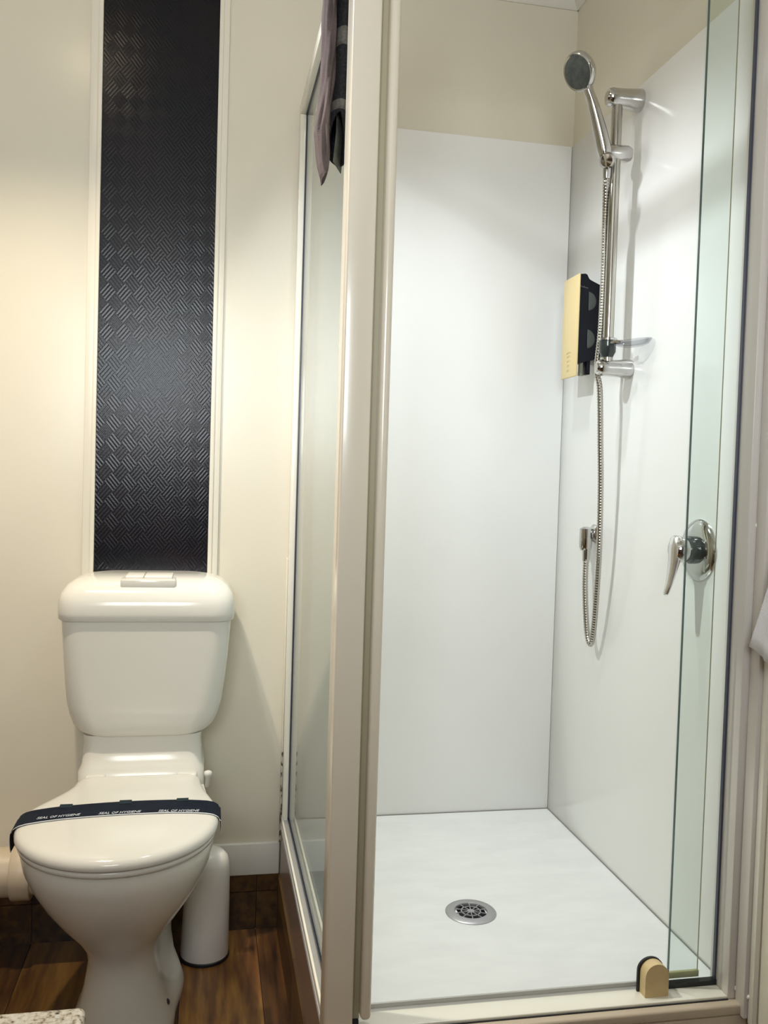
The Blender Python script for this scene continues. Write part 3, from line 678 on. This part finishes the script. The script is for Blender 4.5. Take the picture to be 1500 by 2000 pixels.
# outer layer in the painted lit tone: wavy sheet, folded at the bottom, running up over the rail
TP = [(1.648, .1745, .002), (1.656, .1740, .0055), (1.67, .1730, .0085), (1.69, .1720, .0105), (1.725, .1690, .0125), (1.76, .1725, .0120), (1.80, .1755, .0115), (1.84, .1770, .0110), (1.90, .1765, .0115), (1.96, .1770, .0115), (2.02, .1790, .0110), (2.07, .1830, .0105), (2.10, .1870, .008)]
bm = bmesh.new(); rings = []
for j in range((len(TP)-1)*5+1):
    i, t = min(j//5, len(TP)-2), (j-5*min(j//5, len(TP)-2))/5
    z, cx, rx = [TP[i][k]*(1-t)+TP[i+1][k]*t for k in range(3)]
    rg = []
    for q in range(36):
        a = 2*PI*q/36
        wr = 1+.10*math.sin(5*a+z*30)+.07*math.sin(9*a-z*55)
        rg.append(Vector((cx+rx*wr*math.cos(a), -.772+.032*wr*math.sin(a), z)))
    rings.append(rg)
add_loft(bm, rings); link('outer_layer', bm, 'taupe', dt, smooth=True)['label'] = 'outer layer in the painted lit tone'
# rolled fold, painted dark for its shade, next to the glass with paler woven bands, open at its foot
def roll(name, za, zb, m, grow=0.0, slant=False, parent=dt):
    bm = bmesh.new(); rings = []; n = 28; k = max(2, int((zb-za)/.01))
    for j in range(k+1):
        rg = []
        for i in range(n):
            a = 2*PI*i/n
            cy, ry = -0.765, 0.042+grow
            z0 = za
            if slant: z0 = za + 0.055*max(0, -math.sin(a)) - .012*math.cos(a)
            z = z0+(zb-z0)*j/k
            lean = max(0, min(1, (1.93-z)/.2)); cx, rx = 0.1990-.0045*lean, 0.0125+grow+.0035*lean
            wob = 0.0012*math.sin(z*40+a*2)
            rg.append(Vector((min(0.2135, cx+(rx+wob)*math.cos(a)), cy+(ry)*math.sin(a), z)))
        rings.append(rg)
    add_loft(bm, rings, cap0=False, cap1=False); o = link(name, bm, m, parent, smooth=True)
    s = o.modifiers.new('solid', 'SOLIDIFY'); s.thickness = .004; s.offset = -1
    return o
roll('rolled_fold', 1.692, 2.085, 'charcoal', slant=True)
roll('hem_band', 1.855, 1.884, 'hem', grow=.0006); roll('hem_band', 1.752, 1.768, 'hem', grow=.0006)
bm = bmesh.new()
add_loft(bm, [[Vector((x, y, z)) for x, y in ((.190, -.79), (.209, -.74), (.2115, -.735), (.1925, -.785))] for z in (1.672, 1.72, 1.80)])
for v in bm.verts:
    if v.co.z < 1.68: v.co.x -= .004
link('inner_layer', bm, 'inner', dt)
# saddle over the top rail and the short flap inside the shower
bm = bmesh.new(); P = [(0.172, 2.05), (0.176, 2.085), (.190, 2.10), (.2175, 2.108), (.238, 2.10), (.246, 2.08), (.247, 1.93)]
Q = [(0.188, 2.05), (0.190, 2.076), (.196, 2.084), (.2175, 2.0875), (.234, 2.084), (.238, 2.074), (.239, 1.93)]
add_loft(bm, [[Vector((x, y, z)) for x, z in P+Q[::-1]] for y in (-.808, -.77, -.74)])
link('fold_over_rail', bm, 'taupe', dt, smooth=False)

wt = thing('hand_towel', 'white hand towel hanging on the wall right of the shower', 'towel', (0.90, -1.08, 0.9))
bm = bmesh.new(); rings = []
for j in range(25):
    t = j/24; z = .893+.50*t
    y0 = -0.930-.075*min(1, t*2.2)-.02*t; y1 = -1.26+.13*t; d = .058*(1-.35*t)
    n = 40; rg = []
    for i in range(n):
        a = 2*PI*i/n; c, s = math.cos(a), math.sin(a)
        yy = (y0+y1)/2-(y1-y0)/2*c*-1; fold = 1+0.16*math.sin(7*a+1.2*t)
        rg.append(Vector((0.9235-d*(0.5+0.5*s)*fold if s > -0.2 else 0.9235-d*.38*(1+s)/.8, (y0+y1)/2+(y0-y1)/2*c, z+0.006*math.sin(5*a)*(1-t)**6)))
    rings.append(rg)
add_loft(bm, rings); link('cloth', bm, 'whitetowel', wt, smooth=True)
hk = thing('towel_hook', 'chrome wall hook holding the white hand towel', 'hook', (XR, -1.12, 1.41))
lathe('hook_plate', [(.018, 0), (.018, .003), (.012, .005)], (XR, -1.12, 1.425), (-1, 0, 0), 'chrome', hk, n=24)
tube('hook_arm', catmull([(XR-.003, -1.12, 1.425), (XR-.03, -1.12, 1.412), (XR-.045, -1.12, 1.425), (XR-.046, -1.12, 1.44)], 5), .004, 'chrome', hk, n=10)

# ------------------------------------------------------------ vanity in the left foreground
va = thing('vanity_unit', 'vanity with pale brown-flecked stone top in the lower left corner', 'vanity', (-0.63, -2.0, 0))
box('countertop', XL+.001, -0.062, -2.28, -1.737, .818, .85, 'granite', va, bev=0.004, seg=3)
cb = box('cabinet', XL+.001, -0.10, -2.26, -1.80, .09, .818, 'cab', va)
box('plinth', XL+.001, -0.14, -2.24, -1.86, 0, .09, 'cab', va)
for a, b in ((XL+.01, -.65), (-.645, -.105)):
    d = box('door', a, b, -1.80, -1.782, .10, .81, 'cab', va, bev=.002)
    lathe('knob', [(.006, 0), (.006, .012), (.013, .016), (.013, .024), (.009, .027)], ((b-.04) if a < -1 else a+.04, -1.782, .70), (0, 1, 0), 'chrome', d, n=20)

# cupboard added out of view behind the camera to block low window light
cu = thing('blocker_cupboard', 'added brown timber cupboard behind the viewer that blocks low window light', 'cupboard', (-0.45, -2.75, 0))
box('body', -0.95, 0.42, -2.95, -2.50, 0.0, 1.29, 'cab', cu, bev=.003)
for a, b in ((-.945, -.27), (-.265, .415)):
    d = box('door', a, b, -2.50, -2.482, .03, 1.26, 'cab', cu, bev=.002)
    lathe('knob', [(.006, 0), (.006, .012), (.013, .016), (.013, .024), (.009, .027)], ((b-.05) if a < -.9 else a+.05, -2.482, .8), (0, 1, 0), 'chrome', d, n=20)

# ------------------------------------------------------------ ceiling lamp
sp = thing('shower_downlight', 'small round downlight in the ceiling above the shower', 'downlight', (SLAMP[0], SLAMP[1], ZC))
lathe('trim_ring', [(.040, 0), (.055, 0), (.055, .004), (.044, .007), (.040, .003)], SLAMP, (0, 0, -1), 'white', sp, n=32, cap0=False, cap1=False)
lathe('lens', [(.040, .0), (.040, .002)], SLAMP, (0, 0, -1), 'bulb', sp, n=32)
lp = thing('ceiling_lamp', 'round white ceiling lamp with two small lit bulbs', 'ceiling lamp', (LAMP[0], LAMP[1], 2.45))
lathe('lamp_plate', [(.10, 0), (.10, .012), (.085, .025), (.02, .028)], LAMP, (0, 0, -1), 'white', lp, n=36)
for dx in (-.035, .035):
    lathe('socket', [(.018, .02), (.018, .045), (.015, .05)], (LAMP[0]+dx, LAMP[1], LAMP[2]), (0, 0, -1), 'white', lp, n=20)
    lathe('bulb', [(.010, .048), (.020, .058), (.025, .072), (.022, .086), (.012, .095), (.002, .097)], (LAMP[0]+dx, LAMP[1], LAMP[2]), (0, 0, -1), 'bulb', lp, n=20)
for o in list(COL.objects):
    if 'base' in o: del o['base']
